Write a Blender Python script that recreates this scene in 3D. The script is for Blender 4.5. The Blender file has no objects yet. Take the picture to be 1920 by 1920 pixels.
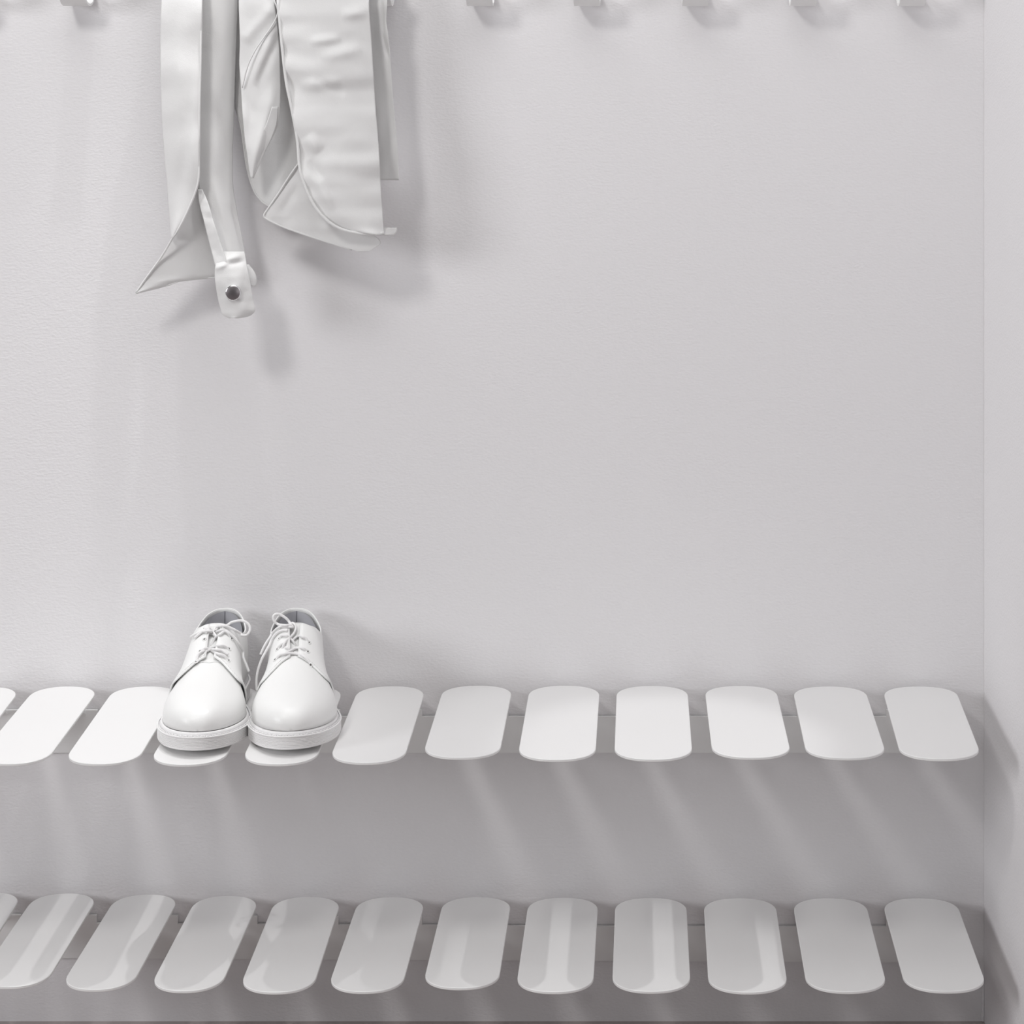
import bpy, bmesh, math, random
from mathutils import Vector, Matrix, noise
from mathutils.bvhtree import BVHTree
random.seed(4)
PI = math.pi
C = bpy.context.scene.collection
# ------------------------------------------------------------------ camera
F = 4020.0; CX = 1208.0; CY = 125.0; CAMY = -2.775; EYE = 1.235
cam = bpy.data.cameras.new('camera'); co = bpy.data.objects.new('camera', cam); C.objects.link(co)
co.location = (0, CAMY, EYE); co.rotation_euler = (PI/2, 0, 0)
cam.sensor_width = 36; cam.lens = 36*F/1920
cam.shift_x = (960-CX)/1920; cam.shift_y = -(960-CY)/1920
cam.clip_start = 0.05
bpy.context.scene.camera = co
def at(x, y, Y):                       # point seen at (x, y) that lies at depth Y
    d = Y-CAMY
    return Vector(((x-CX)*d/F, Y, EYE-(y-CY)*d/F))
# ------------------------------------------------------------------ materials
def mat(name, col, rough=0.5, spec=0.5, metal=0, bump=None, sheen=0, trans=0, coat=0):
    m = bpy.data.materials.new(name); m.use_nodes = True
    nt = m.node_tree; b = nt.nodes['Principled BSDF']
    b.inputs['Base Color'].default_value = (*col, 1)
    b.inputs['Roughness'].default_value = rough
    b.inputs['Specular IOR Level'].default_value = spec
    b.inputs['Metallic'].default_value = metal
    if sheen: b.inputs['Sheen Weight'].default_value = sheen
    if coat: b.inputs['Coat Weight'].default_value = coat
    tc = nt.nodes.new('ShaderNodeTexCoord')
    if bump:
        last = None
        for sc, st, det, stretch in bump:
            mp = nt.nodes.new('ShaderNodeMapping'); mp.inputs['Scale'].default_value = stretch
            nt.links.new(tc.outputs['Object'], mp.inputs['Vector'])
            n = nt.nodes.new('ShaderNodeTexNoise'); n.inputs['Scale'].default_value = sc
            n.inputs['Detail'].default_value = det
            nt.links.new(mp.outputs['Vector'], n.inputs['Vector'])
            bp = nt.nodes.new('ShaderNodeBump'); bp.inputs['Strength'].default_value = st
            bp.inputs['Distance'].default_value = 0.001
            nt.links.new(n.outputs['Fac'], bp.inputs['Height'])
            if last: nt.links.new(last.outputs['Normal'], bp.inputs['Normal'])
            last = bp
        nt.links.new(last.outputs['Normal'], b.inputs['Normal'])
    if trans:
        out = nt.nodes['Material Output']; t = nt.nodes.new('ShaderNodeBsdfTranslucent')
        t.inputs['Color'].default_value = (*col, 1)
        mx = nt.nodes.new('ShaderNodeMixShader'); mx.inputs['Fac'].default_value = trans
        nt.links.new(b.outputs[0], mx.inputs[1]); nt.links.new(t.outputs[0], mx.inputs[2])
        nt.links.new(mx.outputs[0], out.inputs['Surface'])
    return m
M = {
 'wall': mat('painted_plaster', (.80,.786,.796), .7, .25, bump=[(60, .3, 3, (1,1,2.2)), (200, .5, 2, (1,1,1.8)), (4, .6, 1, (1,1,1))]),
 'floor': mat('grey_floor', (.45,.40,.39), .5, .4),
 'pad': mat('white_powder_coat', (.85,.845,.84), .33, .4),
 'leather': mat('white_leather', (.86,.86,.85), .38, .45, bump=[(420, .12, 2, (1,1,1))]),
 'sole': mat('white_rubber', (.84,.83,.83), .5, .35),
 'lace': mat('white_lace', (.86,.85,.85), .8, .2, bump=[(1500, .4, 1, (1,1,1))]),
 'lining': mat('shaded_lining', (.50,.50,.53), .8, .2),  # whitish lining; the shade inside the shoe is put into this grey
 'seam': mat('grey_thread', (.25,.25,.28), .8, .2),
 'hole': mat('dark_eyelet', (.10,.095,.09), .7, .2),
 'cloth': mat('white_cotton', (.86,.855,.85), .85, .2, sheen=.2, trans=.15, bump=[(60, .5, 3, (1,1,1)), (900, .15, 1, (1,1,1))]),
 'snap': mat('brushed_snap', (.30,.275,.285), .35, .5, metal=.9),
 'snap_rim': mat('chrome_snap_rim', (.85,.85,.86), .15, .5, metal=1),
}
# ------------------------------------------------------------------ helpers
def obj(name, bm, m, parent=None, smooth=True):
    me = bpy.data.meshes.new(name); bm.normal_update(); bm.to_mesh(me); bm.free()
    if smooth:
        for p in me.polygons: p.use_smooth = True
    o = bpy.data.objects.new(name, me); C.objects.link(o)
    me.materials.append(m)
    if parent: o.parent = parent
    return o
def thing(name, label, cat, loc=(0,0,0), rotz=0, group=None):
    o = bpy.data.objects.new(name, None); C.objects.link(o); o.empty_display_size = .05
    o.location = loc; o.rotation_euler = (0,0,rotz); o['label'] = label; o['category'] = cat
    if group: o['group'] = group
    return o
def box(bm, a, b):
    x0,y0,z0 = a; x1,y1,z1 = b
    v = [bm.verts.new(p) for p in ((x0,y0,z0),(x1,y0,z0),(x1,y1,z0),(x0,y1,z0),(x0,y0,z1),(x1,y0,z1),(x1,y1,z1),(x0,y1,z1))]
    for f in ((3,2,1,0),(4,5,6,7),(0,1,5,4),(1,2,6,5),(2,3,7,6),(3,0,4,7)): bm.faces.new([v[i] for i in f])
def grid(bm, rows, closed=False):
    vs = [[bm.verts.new(p) for p in r] for r in rows]
    for i in range(len(vs)-1):
        n = len(vs[i])
        for j in range(n if closed else n-1):
            k = (j+1) % n
            try: bm.faces.new((vs[i][j], vs[i][k], vs[i+1][k], vs[i+1][j]))
            except ValueError: pass
    return vs
def spline(pts, n=8):
    pts = [Vector(p) for p in pts]; out = []
    P = [pts[0]*2-pts[1]] + pts + [pts[-1]*2-pts[-2]]
    for i in range(1, len(P)-2):
        a,b,c,d = P[i-1:i+3]
        for k in range(n):
            t = k/n
            out.append(.5*((2*b)+(c-a)*t+(2*a-5*b+4*c-d)*t*t+(3*b-a-3*c+d)*t**3))
    out.append(pts[-1]); return out
def tube(bm, pts, r, seg=8, closed=False, flat=None):
    n = len(pts); rows = []
    up = Vector((0,0,1)); prev = None
    for i, p in enumerate(pts):
        a = pts[i-1] if (i or closed) else p; b = pts[(i+1) % n] if (i < n-1 or closed) else p
        t = (b-a)
        t = t.normalized() if t.length > 1e-9 else Vector((0,0,1))
        if prev is None:
            s = t.cross(up)
            if s.length < .1: s = t.cross(Vector((1,0,0)))
        else: s = prev - t*prev.dot(t)
        s.normalize(); prev = s; u = t.cross(s)
        rr = r(i/(n-1)) if callable(r) else r
        rows.append([p + s*math.cos(k*2*PI/seg)*rr + u*math.sin(k*2*PI/seg)*rr for k in range(seg)])
    if closed: rows.append(rows[0])
    vs = grid(bm, rows, True)
    if not closed:
        bm.faces.new(list(reversed(vs[0]))); bm.faces.new(vs[-1])
def interp(tab, u):
    if u <= tab[0][0]: return tab[0][1]
    if u >= tab[-1][0]: return tab[-1][1]
    for i in range(len(tab)-1):
        if tab[i][0] <= u <= tab[i+1][0]:
            h = tab[i+1][0]-tab[i][0]; t = (u-tab[i][0])/h
            m0 = (tab[i+1][1]-tab[i-1][1])/(tab[i+1][0]-tab[i-1][0])*h if i else (tab[1][1]-tab[0][1])
            m1 = (tab[i+2][1]-tab[i][1])/(tab[i+2][0]-tab[i][0])*h if i < len(tab)-2 else (tab[i+1][1]-tab[i][1])
            t2, t3 = t*t, t**3
            return (2*t3-3*t2+1)*tab[i][1]+(t3-2*t2+t)*m0+(-2*t3+3*t2)*tab[i+1][1]+(t3-t2)*m1
def mod(o, kind, **kw):
    m = o.modifiers.new(kind.lower(), kind)
    for k, v in kw.items(): setattr(m, k, v)
    return m
def structure(name, bm, m):
    o = obj(name, bm, m, smooth=False); o['kind'] = 'structure'; return o
# ------------------------------------------------------------------ room
XC = (1845-CX)*(-CAMY)/F                      # the corner with the right wall
bm = bmesh.new(); box(bm, (-3.2, 0, -.02), (XC+.12, .12, 2.7)); structure('wall_back', bm, M['wall'])
bm = bmesh.new(); box(bm, (XC, -2.2, -.02), (XC+.12, -.0005, 2.7)); structure('wall_right', bm, M['wall'])
bm = bmesh.new(); box(bm, (-3.2, -3.6, -.12), (XC+1.5, .12, -.0005)); structure('floor', bm, M['floor'])
# ------------------------------------------------------------------ shoe racks
PADL = .29; TH = .0034
def pad(parent, xb, xf, wb, yb, yt, jb, jf):
    """round-ended steel plate: back tip near the wall, front tip PADL further out"""
    db, df = 2.765, 2.765-PADL
    zb = EYE-(yb-CY)*db/F; zf = EYE-(yt-5-CY)*df/F
    Xb = (xb-CX)*(db-.045)/F; Xf = (xf-CX)*(db-.255)/F
    k = (Xf-Xb)/.21
    w = wb*(db-.045)/F/2; sag = .043
    out = []
    N = 26
    def se(t, e=.88):
        c, s = math.cos(t), math.sin(t)
        return math.copysign(abs(c)**e, c), math.copysign(abs(s)**e, s)
    for i in range(N+1):
        c, s = se(PI*i/N); out.append((w*c, -(PADL-sag)-sag*s))
    for i in range(N+1):
        c, s = se(PI+PI*i/N); out.append((w*c, -sag-sag*s))
    bm = bmesh.new()
    def P(x, y, dz, ins=0):
        l = math.hypot(x, y+PADL/2)
        x *= 1-ins/max(w, 1e-6); y = -PADL/2+(y+PADL/2)*(1-ins/(PADL/2))
        t = -y/PADL
        return Vector((Xb+k*(-y-.045)+x, CAMY+db+y, zb+(zf-zb)*t+dz))
    rows = [[P(x, y, -TH, .0006) for x, y in out], [P(x, y, -TH+.0006) for x, y in out],
            [P(x, y, -.0006) for x, y in out], [P(x, y, 0, .0006) for x, y in out]]
    vs = grid(bm, rows, True)
    bm.faces.new(list(reversed(vs[0]))); bm.faces.new(vs[-1])
    bmesh.ops.remove_doubles(bm, verts=bm.verts, dist=1e-5)
    bmesh.ops.recalc_face_normals(bm, faces=bm.faces)
    o = obj('shelf_pad', bm, M['pad'], parent, smooth=False)
    return o, (Xb-k*.045, w, zb, zf)
def rack(rows, ytop, ybot, ytab, tilt, label, parentloc):
    t = thing('shoe_rack', label, 'shoe rack', parentloc)
    inv = Matrix.Translation(-Vector(parentloc))
    infos = []
    for r in rows:
        o, inf = pad(t, *r); o.data.transform(inv); infos.append(inf)
    zt = at(0, ytop, -.004).z; zb = at(0, ybot, -.004).z; zn = at(0, ytab, -.004).z
    x0, x1 = -1.35, infos[-1][0]+.028
    bm = bmesh.new(); th0, th1 = -.0012, -.0052
    pts = [(x0, zb), (x1, zb), (x1, zt)]
    segs = []
    for X, w, a, b in reversed(infos):
        xr = min(X+w*.86, x1); xl = X-w*.86
        segs.append((xl, xr))
    for xl, xr in segs:
        if xr < x1: pts += [(xr, zt)]
        pts += [(xr, zn), (xl, zn), (xl, zt)]
    pts.append((x0, zt))
    cl = []
    for p in pts:
        if not cl or (abs(p[0]-cl[-1][0])+abs(p[1]-cl[-1][1])) > 1e-6: cl.append(p)
    def tz(x): return tilt*max(0, -x)
    f = [bm.verts.new((x, th1, z+tz(x))) for x, z in cl]; g = [bm.verts.new((x, th0, z+tz(x))) for x, z in cl]
    bm.faces.new(f); bm.faces.new(list(reversed(g)))
    for i in range(len(cl)):
        j = (i+1) % len(cl); bm.faces.new((f[j], f[i], g[i], g[j]))
    bmesh.ops.recalc_face_normals(bm, faces=bm.faces); bmesh.ops.triangulate(bm, faces=[q for q in bm.faces if len(q.verts) > 4])
    # bent arm under every pad: out from the tab and up to the plate
    bm.transform(inv); obj('rail', bm, M['pad'], t, smooth=False)
    for X, w, zbk, zf in infos:
        bm = bmesh.new(); hw = w*.5
        zs = zn+tz(X)-.004
        prof = [(-.0045, zs-.02), (-.0045, zs), (-.012, zs+.006), (-.07, zbk+(zf-zbk)*.21-TH-.0005), (-.16, zbk+(zf-zbk)*.52-TH-.0005)]
        A = [[Vector((X+sx*hw, y, z)) for sx in (-1, 1)] for y, z in prof]
        B = [[Vector((X+sx*hw, y-.0005, z-.003)) for sx in (-1, 1)] for y, z in prof]
        rows_ = [[a[0], a[1], b[1], b[0]] for a, b in zip(A, B)]
        vs = grid(bm, rows_, True); bm.faces.new(vs[0]); bm.faces.new(list(reversed(vs[-1])))
        bmesh.ops.recalc_face_normals(bm, faces=bm.faces)
        bm.transform(inv); obj('support_arm', bm, M['pad'], t, smooth=False)
    return t, infos
TOP = [(-34,-118,120,1288,1436),(113,30,122,1287,1437),(266,197,126,1287,1437),(419,357,127,1287,1438),(574,528,127,1287,1437),
       (729.5,692,128,1286.5,1434.5),(892.5,867.5,131,1285.5,1425),(1057,1045,133,1285.5,1429),(1223,1225,134,1286,1428.5),
       (1390.6,1407.8,135,1286,1425),(1558,1584.5,137,1287,1426),(1728,1761,138,1287,1427.5)]
BOT = [(-31,-118,121,1673,1854),(112,29.5,121,1675,1855),(265.5,190,121,1677,1860),(417.7,355,121,1679.5,1862.5),(571,523.5,126,1681.5,1865),
       (729,689,127,1682,1864),(891.6,866.7,129,1682,1857),(1054.6,1041.4,132,1683,1864.3),(1220.4,1221.3,134.5,1683.5,1863.6),
       (1388.3,1401.7,136,1684,1865),(1558.3,1585.4,138,1684,1864),(1729.4,1769.8,140,1684,1863.3)]
rack_top, info_top = rack([(a,b,w,y0,y1,0,0) for a,b,w,y0,y1 in TOP], 1343, 1411, 1331, 0,
    'upper white steel rack of round-ended plates, with the pair of shoes on it', (-.3, 0, .35))
rack_bot, info_bot = rack([(a,b,w,y0,y1,0,0) for a,b,w,y0,y1 in BOT], 1737, 1804, 1722, .0062,
    'lower empty white steel rack of round-ended plates close above the floor', (-.3, 0, .08))
# ------------------------------------------------------------------ coat rack above
cr = thing('coat_rack', 'row of white coat hooks on the wall at the top edge, above both racks', 'coat rack', (0, 0, 1.3))
bm = bmesh.new(); box(bm, (-1.1, -.005, .085), (.52, -.0012, .13)); obj('rail', bm, M['pad'], cr, smooth=False)
HX = [-31, 156, 343, 530, 717, 904, 1102, 1302, 1502, 1703]
for hx in HX:
    X = (hx-CX)*2.775/F; hw = 24*2.775/F
    z0 = EYE+.0805-1.3
    prof = [(-.0052, .10), (-.0052, z0+.014)]
    prof = prof[:2]+[(-.0052-.025*(1-math.cos(PI*i/9)), z0+.018-.018*math.sin(PI*i/9)) for i in range(1, 9)]+[(-.0565, z0+.03)]
    bm = bmesh.new(); rows = []
    for i, (y, z) in enumerate(prof):
        p = prof[max(0, i-1)]; q = prof[min(len(prof)-1, i+1)]
        dy, dz = q[0]-p[0], q[1]-p[1]; l = math.hypot(dy, dz); ny, nz = dz/l*.003, -dy/l*.003
        rows.append([Vector((X-hw, y, z)), Vector((X+hw, y, z)), Vector((X+hw, y-ny, z-nz)), Vector((X-hw, y-ny, z-nz))])
    vs = grid(bm, rows, True); bm.faces.new(vs[0]); bm.faces.new(list(reversed(vs[-1])))
    bmesh.ops.recalc_face_normals(bm, faces=bm.faces)
    obj('hook', bm, M['pad'], cr, smooth=False)
# ------------------------------------------------------------------ shoes
UM = .264
def spring(u): return .008*max(0, (u-.165)/.10)**1.6
def Bz(u): return interp([(0,.031),(.08,.029),(.13,.026),(.19,.022),(.30,.022)], u)+spring(u)
T0 = [(0,.126),(.03,.119),(.06,.109),(.09,.105),(.12,.093),(.15,.0775),(.175,.0685),(.20,.0635),(.225,.061),(.25,.060),(.29,.060)]
def Tz(u):
    b = Bz(u); t = interp(T0, u)-b
    if u > .204: t *= max(0, 1-((u-.204)/(UM-.204))**2.5)**(1/2.5)
    return b+t
WL = [(0,.0295),(.04,.0308),(.09,.0325),(.13,.038),(.160,.047),(.185,.0510),(.235,.0500),(.29,.048)]
WM = [(0,.0295),(.04,.0300),(.09,.0290),(.13,.0345),(.160,.044),(.185,.0485),(.235,.0465),(.29,.045)]
def wid(u, lat):
    w = interp(WL if lat else WM, u)
    if u > .172: w *= max(0, 1-((u-.172)/(UM-.172))**2.1)**(1/2.1)
    if u < .050: w *= max(0, 1-((.050-u)/.050)**1.85)**(1/1.85)
    return w
def ee(u): return interp([(0,.60),(.06,.60),(.10,.72),(.15,.9),(.2,.84),(.25,.74),(.29,.74)], u)
def cl(u): return interp([(0,0),(.1,0),(.2,.001),(.29,.003)], u)     # centre line drifts medially
def lastP(u, a, side, off=0):
    """point of the last; side +1 medial / -1 lateral"""
    w = wid(u, side < 0); e = ee(u); b = Bz(u); T = Tz(u)
    c, s = max(0, math.cos(a)), max(0, math.sin(a))
    return Vector((cl(u)+side*(w*c**e+off*c), -u, b+(T-b)*s**e+off*s))
def a_from_s(u, s, side):
    w = wid(u, side < 0); return math.acos(min(1, (s/w))**(1/ee(u)))
def a_from_z(u, z):
    b = Bz(u); T = Tz(u); return math.asin(min(1, max(0, (z-b)/(T-b)))**(1/ee(u)))
COL = [(0,.1005),(.015,.096),(.035,.087),(.055,.0835),(.068,.086),(.078,.091),(.086,.0965),(.093,.1010)]
def quarter_rulings(side):
    R = []
    def ufront(v):
        return interp([(0,.150),(.2,.156),(.36,.160),(.47,.166),(.58,.1665),(.72,.161),(.86,.153),(1,.147)], v)
    for k in range(17):
        t = k/16; ut = .147*(1-t)+.093*t
        at_ = a_from_s(ut, .0050+.0022*t, side)
        R.append((lambda v, t=t: ufront(v)*(1-t)+.093*t, at_, t))
    for k in range(1, 27):
        u = .093*(1-math.sin(k/26*PI/2)) if k < 26 else 0
        u = .093*(1-k/26)**1.35
        R.append((lambda v, u=u: u, a_from_z(u, interp(COL, u)), 1))
    return R
def quarters_bm(off, inner=False):
    bm = bmesh.new(); rows = []; NV = 22
    for side in (1, -1):
        rr = []
        for uf, at_, t in quarter_rulings(side):
            row = []
            for j in range(NV+1):
                v = j/NV; u = uf(v)
                lo = .0 if not inner else .02
                p = lastP(max(u, 1e-5), lo+(at_-lo)*v, side, off)
                p.y += (.004*(p.z/.1)**2 if u < .05 else 0)*-1*max(0, (1-u/.05))   # back strap leans forward a little
                if inner: p.y -= .0025*max(0, 1-u/.03)
                row.append(p)
            rr.append(row)
        rows += rr if side == 1 else list(reversed(rr))[1:]
    grid(bm, rows)
    return bm, rows
def outline(m, n=96):
    """sole outline at margin m as list of (x, u) anticlockwise"""
    pts = []
    for i in range(n):
        t = 2*PI*i/n
        k = .5-.5*math.cos(t)            # 0 heel .. 1 toe
        u = k*UM; side = 1 if t < PI else -1
        w = wid(min(max(u, 0), UM), side < 0)
        pts.append(Vector((cl(u)+side*w, -u)))
    out = []
    for i, p in enumerate(pts):
        d = pts[(i+1) % n]-pts[i-1]; nrm = Vector((-d.y, d.x)).normalized()
        u = -p.y
        if (p+nrm*.001-Vector((0,-.14))).length < (p-Vector((0,-.14))).length and abs(u-.14) > .1: nrm = -nrm
        if abs(u-.14) <= .1 and nrm.x*p.x < 0: nrm = -nrm
        out.append((p, nrm))
    return [(p+nn*m) for p, nn in out]
def make_shoe(name, label, loc, rotz, medial, laces, eyelets, slant=0):
    """medial=+1: inner side towards +x"""
    t = thing(name, label, 'shoe', loc, rotz, 'pair of white leather lace-up shoes')
    fl = Matrix.Diagonal((medial, 1, 1, 1))
    def put(nm, bm, m, smooth=True):
        bm.transform(fl); bmesh.ops.recalc_face_normals(bm, faces=bm.faces); return obj(nm, bm, m, t, smooth)
    # sole: ribbed rubber edge, ledge and welt
    prof = [(.0030,.0),(.0058,.0008)]
    for i in range(7):
        h = .0028+i*.0017
        prof += [(.0064,h-.0006),(.0064,h),(.0058,h+.0004),(.0058,h+.0007)]
    prof += [(.0068,.0150),(.0072,.0156),(.0070,.0164),(.0060,.0168),(.0040,.0166),(.0034,.0170),(.0030,.0190),(.0022,.0205),(.0006,.0212),(-.0022,.0208)]
    bm = bmesh.new(); rows = []
    for m, h in prof:
        row = []
        for p in outline(m):
            u = min(max(-p.y, 0), .30); f = (Bz(u)-spring(u))/.022
            mm = 1
            row.append(Vector((p.x, p.y, spring(u)+h*f)))
        rows.append(row)
    vs = grid(bm, rows, True); bm.faces.new(vs[0]); bm.faces.new(vs[-1])
    sole = put('sole', bm, M['sole'], False)
    # stitches on the ledge
    o1 = outline(.0050, 400); bm = bmesh.new(); acc = 0; start = None
    for i in range(400):
        p, q = o1[i], o1[(i+1) % 400]
        u = min(max(-p.y, 0), .3)
        if u < .07: acc = 0; start = None; continue
        if start is None: start = p.copy(); acc = 0
        acc += (q-p).length
        if acc > .0062:
            a = start; b = q
            pa, pb = [Vector((v.x, v.y, spring(min(-v.y,.3))+.0170*(Bz(min(-v.y,.3))-spring(min(-v.y,.3)))/.022)) for v in (a.lerp(b,.08), a.lerp(b,.90))]
            tube(bm, [pa, pa.lerp(pb,.3)+Vector((0,0,.0004)), pa.lerp(pb,.7)+Vector((0,0,.0004)), pb], .0006, 6)
            start = q.copy(); acc = 0
    put('welt_stitching', bm, M['lace'])
    bm = bmesh.new()
    o2 = outline(.0044, 200)
    tube(bm, [Vector((p.x, p.y, spring(min(max(-p.y,0),.3))+.01665*(Bz(min(max(-p.y,0),.3))-spring(min(max(-p.y,0),.3)))/.022)) for p in o2], .0003, 6, True)
    put('stitch_channel', bm, M['seam'])
    # vamp
    bm = bmesh.new(); rows = []
    NU = 44
    for i in range(NU+1):
        k = math.sin(i/NU*PI/2) if i < NU else 1.0; u = .128+(UM-.128)*k
        row = []
        for j in range(33):
            a = PI*j/32; side = 1 if a < PI/2 else -1; aa = a if side > 0 else PI-a
            aa = min(aa, PI/2)
            e = (aa/(PI/2)); aa = PI/2*(e**1.0)
            off = 0
            if u < .15: off = -.0035*(.15-u)/.022
            row.append(lastP(u, aa, side, off))
        rows.append(row)
    grid(bm, rows); bmesh.ops.remove_doubles(bm, verts=bm.verts, dist=1e-5)
    vamp = put('vamp', bm, M['leather']); mod(vamp, 'SOLIDIFY', thickness=.0016, offset=-1)
    # seam ridge of the tongue base over the vamp
    bm = bmesh.new()
    tube(bm, [lastP(.152-.004*abs(j)/6, a_from_s(.152, .0022*abs(j), 1 if j > 0 else -1) if j else PI/2, 1 if j > 0 else -1, .0002) for j in range(-7, 8)], .0009, 6)
    put('vamp_seam', bm, M['leather'])
    # tongue
    bm = bmesh.new(); rows = []
    for i in range(23):
        k = i/22; u = .158-.076*k
        row = []
        for j in range(-8, 9):
            s = abs(j)/8*(.015+.006*k)*(1-max(0,(k-.8)/.2)**2*.35); side = 1 if j >= 0 else -1
            a = a_from_s(u, s, side)
            p = lastP(u, a, side, -.0050+.0012*k)
            p.z += .003*max(0, k-.85)/.15
            row.append(p)
        rows.append(row)
    grid(bm, rows); tongue = put('tongue', bm, M['leather']); mod(tongue, 'SOLIDIFY', thickness=.0022, offset=-1)
    # quarters
    bm, rows = quarters_bm(.0034); q = put('quarters', bm, M['leather']); mod(q, 'SOLIDIFY', thickness=.0018, offset=0)
    # piped collar edge and facing edge
    bm = bmesh.new()
    tube(bm, [r[-1] for r in rows], .00095, 8); put('collar_binding', bm, M['leather'])
    # stitched row that follows the facing edge
    bm = bmesh.new()
    for k in (2,):
        for r0 in (rows[:17], list(reversed(rows[-17:]))):
            pts = []
            for j in range(6, 23): pts.append(r0[1][j]+(r0[1][j]-Vector((0,-.12,.03))).normalized()*.0012)
            for a, b in zip(pts, pts[1:]): tube(bm, [a.lerp(b,.1), a.lerp(b,.85)], .0004, 5)
    put('facing_stitching', bm, M['lace'])
    # lining and the insole
    bm, rws = quarters_bm(-.0012, True); lin = put('lining', bm, M['lining'])
    bm = bmesh.new()
    hb = [r[-1-k] for r in (rws[len(rws)//2],) for k in range(0, 16)]
    tube(bm, [p+Vector((0,-.0006,0)) for p in hb], .00045, 6); put('heel_seam', bm, M['seam'])
    bm = bmesh.new()
    bmv = [bm.verts.new((p.x*.9, p.y, .036 if -p.y < .13 else .030)) for p in outline(-.004)]
    bm.faces.new(bmv); put('insole', bm, M['lining'])
    bpy.context.view_layer.update()
    # laces lie on the leather: rays from the eye find the spot on the shoe
    dg = bpy.context.evaluated_depsgraph_get()
    trees = []
    for o in (vamp, q, tongue):
        trees.append((BVHTree.FromObject(o, dg), o.matrix_world.copy()))
    mw = t.matrix_world.copy() if t.matrix_world else Matrix()
    mw = Matrix.Translation(loc) @ Matrix.Rotation(rotz, 4, 'Z'); mi = mw.inverted()
    eye = mi @ Vector((0, CAMY, EYE))
    def hit(x, y, prev):
        d = (mi @ at(x, y, -.2))-eye; d.normalize(); best = None
        for tr, _ in trees:
            h = tr.ray_cast(eye, d)
            if h[0] is not None and (best is None or h[3] < best[2]): best = (h[0], h[1], h[3])
        if best is None or (prev is not None and abs(best[2]-prev) > .016):
            dd = prev if prev is not None else 2.7
            return eye+d*dd, Vector((0, -.5, .8)), dd
        n = best[1].copy()
        if n.dot(d) > 0: n = -n
        return best[0], n, best[2]
    bm = bmesh.new()
    for pts, lifts, tuck in laces:
        P = []; prev = None
        order = range(len(pts))
        for i in order:
            x, y = pts[i]; h, n, prev = hit(x, y, prev)
            lf = lifts if not isinstance(lifts, (list, tuple)) else lifts[i]
            if tuck and (i == 0 and 'a' in tuck or i == len(pts)-1 and 'b' in tuck): lf = -.0015
            P.append(h+n*lf)
        tube(bm, spline(P, 6), .00165, 8)
    bmesh.ops.recalc_face_normals(bm, faces=bm.faces)
    obj('laces', bm, M['lace'], t)
    for x, y in eyelets:
        h, n, _ = hit(x, y, None)
        bm = bmesh.new(); rot = n.to_track_quat('Z', 'Y').to_matrix().to_4x4()
        ring = [Vector((math.cos(a)*.0024, math.sin(a)*.0024, .0004)) for a in [k*PI/8 for k in range(16)]]
        tube(bm, ring, .0007, 6, True); bm.transform(Matrix.Translation(h) @ rot)
        e = obj('eyelet', bm, M['leather'], t)
        bm = bmesh.new(); bmesh.ops.create_circle(bm, cap_ends=True, radius=.0012, segments=14)
        bm.transform(Matrix.Translation(h+n*.0003) @ rot); obj('eyelet_hole', bm, M['hole'], e)
    return t, hit
def z3(ox, pts, s=13.714, oy=1130): return [(ox+x/s, oy+y/s) for x, y in pts]
L1 = [
 (z3(340, [(820,760),(900,650),(1050,600),(1200,640),(1320,720),(1430,810),(1560,870),(1680,870),(1760,800),(1780,690),(1730,590),(1620,520),(1480,510),(1300,540),(1150,600),(1000,650),(880,720)]), [.003,.004,.004,.004,.005,.006,.006,.006,.007,.007,.007,.007,.007,.006,.005,.004,.003], ''),
 (z3(340, [(900,760),(1010,700),(1110,700),(1220,780),(1320,880),(1420,1030),(1520,1200),(1600,1400),(1680,1600),(1745,1770)]), .0032, ''),
 (z3(340, [(610,640),(700,690),(800,740),(900,860),(990,990)]), .0034, 'b'),
 (z3(340, [(840,700),(720,660),(610,690),(480,790),(380,880)]), .0025, ''),
 (z3(340, [(820,760),(690,720),(560,730),(420,790),(300,860)]), .0030, ''),
 (z3(340, [(1290,870),(1180,760),(1090,720),(1000,790),(880,890),(760,1040)]), .0024, 'ab'),
 (z3(340, [(600,880),(700,800),(800,790),(890,850),(980,930)]), .0022, 'ab'),
 (z3(340, [(500,1180),(600,1150),(720,1160),(860,1110),(960,1070),(1090,1080),(1230,1120)]), .0026, 'ab'),
 (z3(340, [(390,1440),(450,1310),(560,1220),(700,1180),(830,1230),(960,1290),(1100,1340),(1210,1410)]), .0026, 'ab'),
 (z3(340, [(640,1190),(760,1180),(900,1170),(1050,1200),(1190,1300)]), .0024, 'a'),
]
E1 = z3(340, [(1290,870),(1230,1120),(1215,1410),(600,880),(490,1180),(390,1440)])
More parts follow.
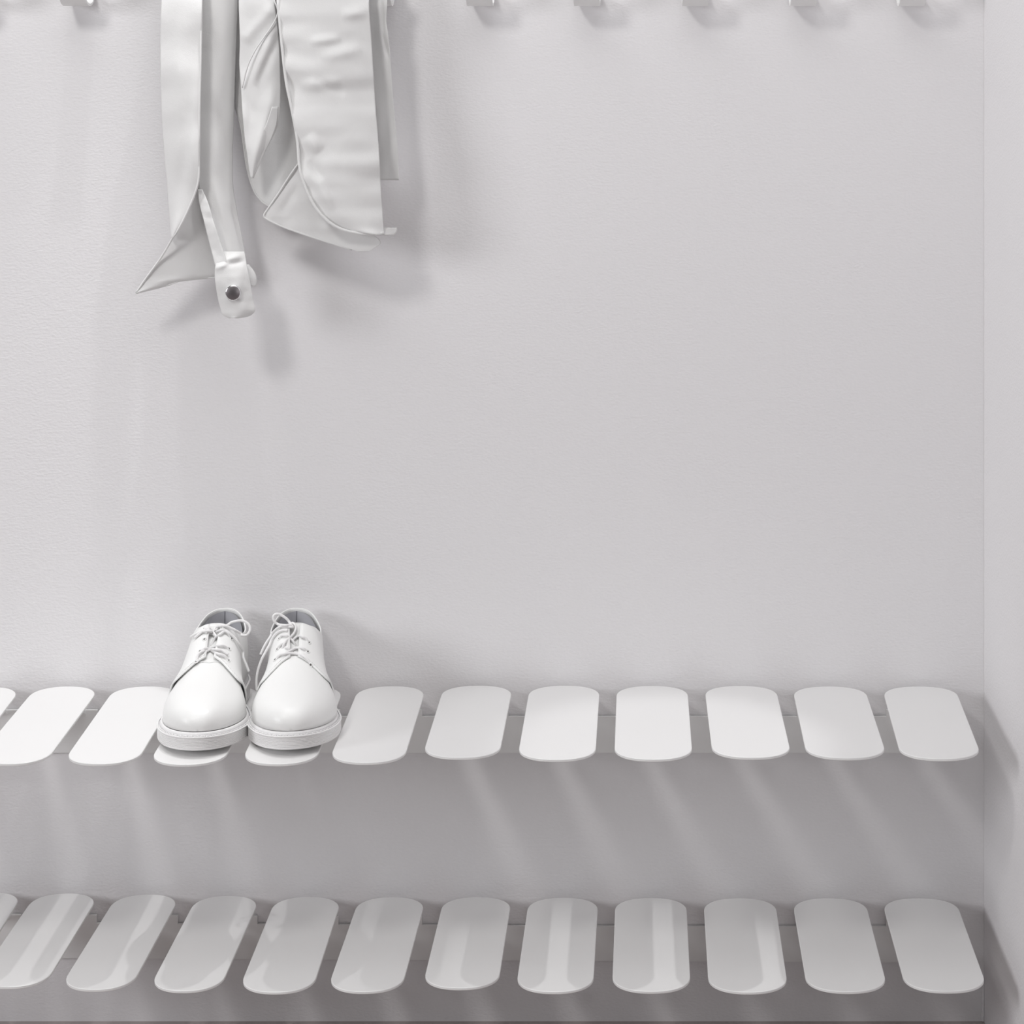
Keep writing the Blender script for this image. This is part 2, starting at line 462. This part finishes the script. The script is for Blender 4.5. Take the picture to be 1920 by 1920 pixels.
L2 = [
 (z3(470, [(1060,600),(1000,520),(900,430),(760,360),(650,360),(585,430),(610,530),(700,590),(830,600),(960,600),(1070,590)]), [.003,.005,.006,.007,.008,.008,.007,.006,.005,.004,.003], ''),
 (z3(470, [(1020,620),(1060,540),(1130,570),(1160,680),(1110,800),(1010,910),(900,1010),(800,1120)]), .0036, 'b'),
 (z3(470, [(1080,620),(980,600),(860,610),(740,660),(620,770),(500,900),(400,1050),(320,1200),(255,1350)]), .0038, ''),
 (z3(470, [(960,700),(860,690),(740,740),(600,900),(480,1080),(380,1260),(290,1430),(225,1600),(180,1760),(155,1920),(150,2070),(160,2240)]), .0024, ''),
 (z3(470, [(1500,960),(1400,890),(1300,850),(1220,850),(1110,930),(980,1040)]), .0024, 'ab'),
 (z3(470, [(860,1080),(960,1130),(1080,1210)]), .0020, 'ab'),
 (z3(470, [(930,1260),(1060,1200),(1180,1150),(1330,1140),(1460,1190)]), .0025, 'b'),
 (z3(470, [(640,1400),(760,1320),(900,1285),(1080,1285),(1230,1300),(1390,1370),(1540,1520)]), .0026, 'ab'),
 (z3(470, [(740,870),(820,820),(930,830),(1000,900),(1080,960),(1170,1050)]), .0022, 'ab'),
 (z3(470, [(690,1130),(790,1060),(900,990),(1000,960)]), .0024, 'a'),
]
E2 = z3(470, [(1500,965),(1465,1195),(1550,1525),(740,870),(690,1135),(630,1405)])
def padz(inf, Y):
    X, w, zb, zf = inf; return zb+(zf-zb)*((-.01-Y)/PADL)
def shoe_pose(xheel, xtoe):
    Xh = (xheel-CX)*2.762/F; Xt = (xtoe-CX)*(2.775-.285)/F
    return Xh, Xt, math.atan2(Xt-Xh, .272)
Xh, Xt, r = shoe_pose(424, 364)
iD, iE = info_top[3], info_top[4]
s1, hit1 = make_shoe('shoe', 'white leather lace-up shoe on the left of the pair, bow loop falling to the right', (Xh, -.013, iD[2]+.0004), r, 1, L1, E1)
Xh, Xt, r = shoe_pose(555, 549)
s2, hit2 = make_shoe('shoe', 'white leather lace-up shoe on the right of the pair, bow loop to the left', (Xh, -.013, iE[2]+.0004), r, -1, L2, E2)
for s, inf in ((s1, iD), (s2, iE)):
    s.rotation_euler.x = math.atan2(inf[2]-inf[3], PADL)
# size stamp inside the right shoe
bm = bmesh.new()
def li(u, z): return lastP(u, a_from_z(u, z), -1, -.0026)
q = [li(.052,.0745), li(.052,.0655), li(.034,.0665), li(.034,.0765)]
for a, b in zip(q, q[1:]+q[:1]): tube(bm, [a, b], .00035, 5)
for f in (.25, .5, .75):
    a, b = q[0].lerp(q[3], f), q[1].lerp(q[2], f); tube(bm, [a.lerp(b,.2), a.lerp(b,.5), a.lerp(b,.8)], .0004, 5)
bm.transform(Matrix.Diagonal((-1,1,1,1))); obj('size_stamp', bm, M['seam'], s2)
# crumbling filler at the foot of the corner
bm = bmesh.new(); rows = []
for i in range(41):
    z = .0005+.075*i/40; r = .0035*(1-i/40)**.6+.0035*abs(noise.noise(Vector((0,0,z*95))))*(1-i/40)**.3
    rows.append([Vector((XC-.0002-r*math.sin(a*PI/16)*(1+.35*noise.noise(Vector((a*.6,z*140,3)))), -.0002-r*math.cos(a*PI/16)*(1+.35*noise.noise(Vector((a*.6,z*140,9)))), z)) for a in range(9)])
grid(bm, rows); structure('trim_1', bm, M['wall'])
# ------------------------------------------------------------------ garments
def panel(name, rows, parent, inv, wr=(0.0,1,1), seed=0, nx=40, ny=90, bulge=0, th=.0009, tw=None, m='cloth', folds=()):
    """rows: (y, x_left, x_right, depth_left, depth_right) down the cloth"""
    ys = [r[0] for r in rows]; tabs = [[(r[0], r[k]) for r in rows] for k in (1,2,3,4)]
    bm = bmesh.new(); out = []
    for i in range(ny+1):
        y = ys[0]+(ys[-1]-ys[0])*i/ny
        xl, xr, dl, dr = [interp(tb, y) for tb in tabs]
        row = []
        for j in range(nx+1):
            s = j/nx; x = xl+(xr-xl)*s; d = dl+(dr-dl)*s+bulge*math.sin(PI*s)
            n = noise.noise(Vector((x*wr[1]*.01, y*wr[2]*.01, seed)))+.5*noise.noise(Vector((x*wr[1]*.023, y*wr[2]*.023, seed+7)))
            d += wr[0]*n
            for (fx0, fy0, fx1, fy1, wd, amp) in folds:     # a fold running from one spot to another
                vx, vy = fx1-fx0, fy1-fy0; q = max(0, min(1, ((x-fx0)*vx+(y-fy0)*vy)/(vx*vx+vy*vy)))
                dist = math.hypot(x-fx0-vx*q, y-fy0-vy*q); d += amp*.7*math.exp(-(dist/(wd*1.35))**2)*(1-(2*q-1)**2*.9)
            row.append(inv @ at(x, y, -d))
        out.append(row)
    grid(bm, out); bmesh.ops.remove_doubles(bm, verts=bm.verts, dist=1e-6)
    bmesh.ops.recalc_face_normals(bm, faces=bm.faces)
    o = obj(name, bm, M[m], parent); mod(o, 'SOLIDIFY', thickness=th, offset=0)
    return o, out
def hem(name, pts, parent, inv, r=.0011):
    bm = bmesh.new(); tube(bm, spline([inv @ at(x, y, -d) for x, y, d in pts], 6), r, 8)
    return obj(name, bm, M['cloth'], parent)
# left shirt
loc = (-.58, -.04, 1.0); inv = Matrix.Translation(-Vector(loc))
g1 = thing('shirt', 'left white cotton shirt hanging with a metal snap on its dangling cuff', 'shirt', loc)
panel('front_panel', [(-120,322,372,.02,.02),(-60,308,378,.05,.06),(0,303,379,.07,.088),(100,301,376,.072,.092),(200,303,374,.07,.094),(300,309,373,.066,.094),(335,313,373,.066,.094),(365,315,364,.066,.092),(400,318,349,.066,.088),(430,320,334,.068,.084),(448,321,324,.07,.078)],
      g1, inv, (.005,.9,.8), 3, bulge=.006, folds=[(350,250,330,430,9,-.005),(368,120,360,350,8,.005),(335,60,338,300,12,.004)])
hem('front_hem', [(378,-20,.087),(377,50,.0905),(376,120,.0935),(374,200,.0945),(373,300,.0945),(372,338,.0945),(364,367,.0925),(349,402,.0885),(334,431,.0845),(322,449,.079),(310,470,.072),(297,490,.066),(275,520,.062),(255,549,.058)], g1, inv, .0013)
panel('back_panel', [(-120,330,420,.018,.018),(0,320,440,.035,.03),(200,322,440,.045,.04),(340,345,425,.055,.045),(400,338,412,.06,.045),(450,321,410,.066,.045),(490,297,409,.064,.044),(521,274,408,.061,.043),(524,272,352,.061,.05),(535,264,318,.059,.054),(550,254,258,.057,.057)],
      g1, inv, (.003,.8,.6), 11, bulge=.004)
hem('back_hem', [(256,550,.058),(290,541,.056),(320,533,.055),(350,523,.051),(380,521,.048),(407,520,.046)], g1, inv, .0008)
sl, _ = panel('sleeve', [(-120,372,425,.02,.02),(-60,378,446,.05,.045),(0,378,446,.062,.05),(100,373,442,.064,.052),(200,371,439,.066,.052),(300,372,436,.067,.05),(350,374,437,.068,.05),(400,386,445,.07,.052),(450,402,455,.072,.056),(484,410,461,.072,.06)],
      g1, inv, (.004,1.6,.5), 5, bulge=.010, folds=[(405,200,430,330,7,-.004),(430,380,450,440,5,-.004),(400,330,425,440,6,.003)])
panel('sleeve_placket', [(355,371,379,.082,.084),(380,374,390,.084,.088),(420,384,402,.088,.092),(460,394,415,.090,.094),(500,404,428,.092,.094)], g1, inv, (.003,2,2.5), 9, nx=10, ny=40)
cuff, _ = panel('cuff', [(472,412,458,.080,.076),(488,408,461,.090,.082),(500,404,463,.094,.086),(515,403,466,.094,.088),(530,404,469,.094,.088),(560,409,474,.092,.088),(580,414,478,.090,.087),(588,417,474,.090,.086),(594,424,462,.089,.086),(596,430,448,.089,.087)],
      g1, inv, (.0022,2.4,2.0), 21, bulge=.008, folds=[(412,488,458,478,4,.004),(404,505,425,495,3,.003),(425,497,460,490,4,-.004)])
panel('cuff_edge', [(496,458,466,.072,.070),(510,460,477,.074,.070),(522,463,481,.076,.070),(532,466,481,.076,.070),(537,470,478,.075,.072)], g1, inv, (.001,2,2), 2, nx=8, ny=14, bulge=.003)
# snap
sc = inv @ at(438, 548.5, -.0985)
def disc(name, r0, r1, y0, y1, m, parent, c):
    bm = bmesh.new()
    rows = [[Vector((c.x+math.cos(k*PI/16)*r, c.y+y, c.z+math.sin(k*PI/16)*r)) for k in range(32)] for r, y in ((r0*.9, .0),(r0, -.0002),(r0, y0),(r1, y1))]
    vs = grid(bm, rows, True); bm.faces.new(vs[0]); bm.faces.new(vs[-1])
    bmesh.ops.recalc_face_normals(bm, faces=bm.faces); return obj(name, bm, m, parent)
s = disc('snap_button', .0096, .0088, -.0035, -.0043, M['snap_rim'], cuff, sc)
s['label'] = 'round metal snap button'
f = disc('snap_face', .0086, .0082, -.0046, -.0048, M['snap'], cuff, sc)
# right shirt
loc = (-.42, -.04, 1.0); inv = Matrix.Translation(-Vector(loc))
g2 = thing('shirt', 'right white cotton shirt hanging with a broad front panel and rounded curved hem', 'shirt', loc)
panel('back_panel', [(-120,520,600,.018,.018),(-50,470,600,.03,.03),(0,446,600,.04,.05),(150,441,600,.042,.05),(200,441,602,.042,.05),(240,452,604,.043,.05),(310,462,606,.044,.05),(350,473,600,.045,.05),(372,486,580,.046,.05),(384,500,548,.047,.05),(389,510,525,.047,.049)],
      g2, inv, (.003,.8,.5), 13, folds=[(500,295,560,293,3,.001)])
hem('back_hem', [(441,200,.0435),(452,240,.0445),(462,310,.0455),(473,350,.0465),(486,372,.047),(500,384,.048),(512,389,.048)], g2, inv, .0010)
panel('sleeve', [(-120,500,540,.02,.02),(-60,452,512,.055,.06),(0,448,514,.066,.08),(40,449,519,.068,.082),(80,450,523,.07,.08),(120,449,525,.072,.078),(160,452,526,.074,.076),(200,454,525,.074,.074),(235,457,521,.074,.074),(265,460,507,.074,.074),(290,464,494,.074,.074),(318,468,482,.073,.073),(334,471,475,.072,.072)],
      g2, inv, (.005,1.6,1.0), 17, bulge=.006, ny=110, folds=[(512,10,455,80,8,.010),(500,20,462,70,9,-.006),(524,40,470,160,7,.006),(520,60,480,170,7,-.006),(515,120,472,230,10,-.004),(510,180,470,330,6,.004),(455,130,462,300,6,.004)])
panel('sleeve_placket', [(200,510,521,.082,.078),(230,500,519,.083,.078),(255,490,511,.083,.078),(280,481,499,.082,.078),(310,473,486,.080,.077),(334,471,475,.077,.076)], g2, inv, (.001,2,2), 3, nx=10, ny=30)
hem('fold_edge', [(514,0,.085),(521,22,.087),(512,45,.086),(495,70,.085),(478,95,.084),(464,125,.082),(454,165,.079)], g2, inv, .0010)
panel('side_strip', [(-120,640,690,.018,.018),(-60,690,726,.03,.03),(0,690,726,.05,.056),(40,690,724,.05,.056),(60,690,727,.05,.058),(100,693,731,.05,.056),(200,698,738,.05,.056),(260,702,744,.05,.056),(338,708,748,.05,.056)],
      g2, inv, (.0035,2.2,.7), 31, folds=[(716,0,720,80,2.5,-.006),(720,70,728,110,2.5,-.005),(690,160,712,340,6,-.004)])
panel('underside_flap', [(306,558,561,.088,.09),(330,543,572,.080,.088),(360,524,590,.074,.086),(390,503,612,.068,.084),(404,494,630,.066,.083),(412,503,645,.066,.083),(425,530,670,.068,.083),(440,572,700,.070,.083),(455,618,714,.074,.083),(466,655,700,.078,.081),(472,672,690,.079,.080)],
      g2, inv, (.003,1.4,1.4), 41, folds=[(525,405,560,345,6,-.003),(600,440,640,400,10,.004)])
hem('flap_hem', [(560,306,.0905),(543,330,.083),(524,360,.076),(504,389,.070),(495,404,.068),(503,412,.068),(530,425,.069),(572,440,.071),(618,455,.075),(660,468,.079)], g2, inv, .0012)
panel('front_panel', [(-120,560,680,.02,.02),(-60,520,700,.06,.055),(0,521,692,.088,.076),(70,526,696,.092,.08),(150,535,701,.094,.082),(200,545,704,.095,.083),(260,556,709,.096,.084),(310,560,712,.098,.086),(335,566,713,.099,.087),(370,580,715,.099,.088),(395,596,717,.099,.089),(415,616,718,.099,.090),(428,638,719,.098,.090),(436,664,719,.098,.091),(440,690,719,.096,.092)],
      g2, inv, (.0062,.55,1.5), 23, nx=70, ny=130, bulge=.008,
      folds=[(640,28,690,22,7,.007),(580,78,640,72,6,.008),(560,160,640,155,8,.009),(600,110,680,90,8,.006),(590,150,650,175,7,-.007),(575,255,600,285,10,.009),(580,300,605,340,7,-.007),(590,330,625,395,7,.006)])
hem('front_hem', [(521,0,.0895),(527,70,.0935),(536,150,.0955),(546,200,.0965),(557,260,.098),(561,308,.0995),(567,335,.101),(581,370,.101),(597,396,.101),(617,416,.101),(639,429,.100),(665,436,.099),(690,439,.097),(720,437,.093)], g2, inv, .0018)
panel('turned_hem', [(427,722,744,.082,.076),(431,705,744,.086,.077),(436,695,743,.09,.078),(441,700,738,.091,.080)], g2, inv, (.0005,1,1), 1, nx=14, ny=8, bulge=.003)
# ------------------------------------------------------------------ light
w = bpy.data.worlds.new('room'); bpy.context.scene.world = w; w.use_nodes = True
def spot(loc, to, power, ang, blend=.6, size=.02, col=(1,1,1)):
    l = bpy.data.lights.new('ceiling_spot', 'SPOT'); l.energy = power; l.spot_size = math.radians(ang); l.spot_blend = blend
    l.shadow_soft_size = size; l.color = col
    o = bpy.data.objects.new('ceiling_spot', l); C.objects.link(o); o.location = loc
    o.rotation_euler = (Vector(to)-Vector(loc)).to_track_quat('-Z', 'Y').to_euler()
def area(loc, to, power, sx, sy, col=(1,1,1)):  # serves the ceiling panel, the left window and an added fill
    l = bpy.data.lights.new('area_light', 'AREA'); l.energy = power; l.shape = 'RECTANGLE'; l.size = sx; l.size_y = sy; l.color = col
    o = bpy.data.objects.new('area_light', l); C.objects.link(o); o.location = loc
    o.rotation_euler = (Vector(to)-Vector(loc)).to_track_quat('-Z', 'Y').to_euler()
LIGHTS = [
 ('world', None, .2),
 (spot, ((-.63,-.29,2.55), (-.74,-.25,.4), 45, 26, .6, .016)),
 (spot, ((-.29,-.30,2.55), (-.82,-.25,.4), 55, 24, .6, .016)),
 (spot, ((.41,-.29,2.55), (.02,-.24,.4), 55, 12, .6, .016)),
 (spot, ((-1.2,-1.8,2.55), (-.3,0,.9), 60, 90, 1, .22, (1,.99,.975))),
 (area, ((-3.6,-2.3,1.65), (-.3,0,.9), 60, 1.15, 1.1, (.975,.98,1))),  # unseen window at far left, inferred from the shirt's shadow
 (area, ((-.15,-1.0,2.69), (-.1,-.9,0), 40, 2.4, 1.1)),  # soft ceiling panel
 (area, ((.35,-2.9,1.2), (.2,0,.7), 12, .7, .9)),  # added fill, no real lamp: brightens the lower right from the front
]
POW = [.0, .50, .52, .60, 1.0, .96, .44, .45]
for i, L in enumerate(LIGHTS):
    k = POW[i]
    if i == 0:
        w.node_tree.nodes['Background'].inputs[0].default_value = (1, .99, 1, 1)
        w.node_tree.nodes['Background'].inputs[1].default_value = L[2]*k
    elif k > 0:
        a = list(L[1]); a[2] *= k; L[0](*a)
vs = bpy.context.scene.view_settings
vs.view_transform = 'Standard'; vs.look = 'None'; vs.gamma = 1; vs.exposure = .0
try: vs.use_curve_mapping = False
except Exception: pass
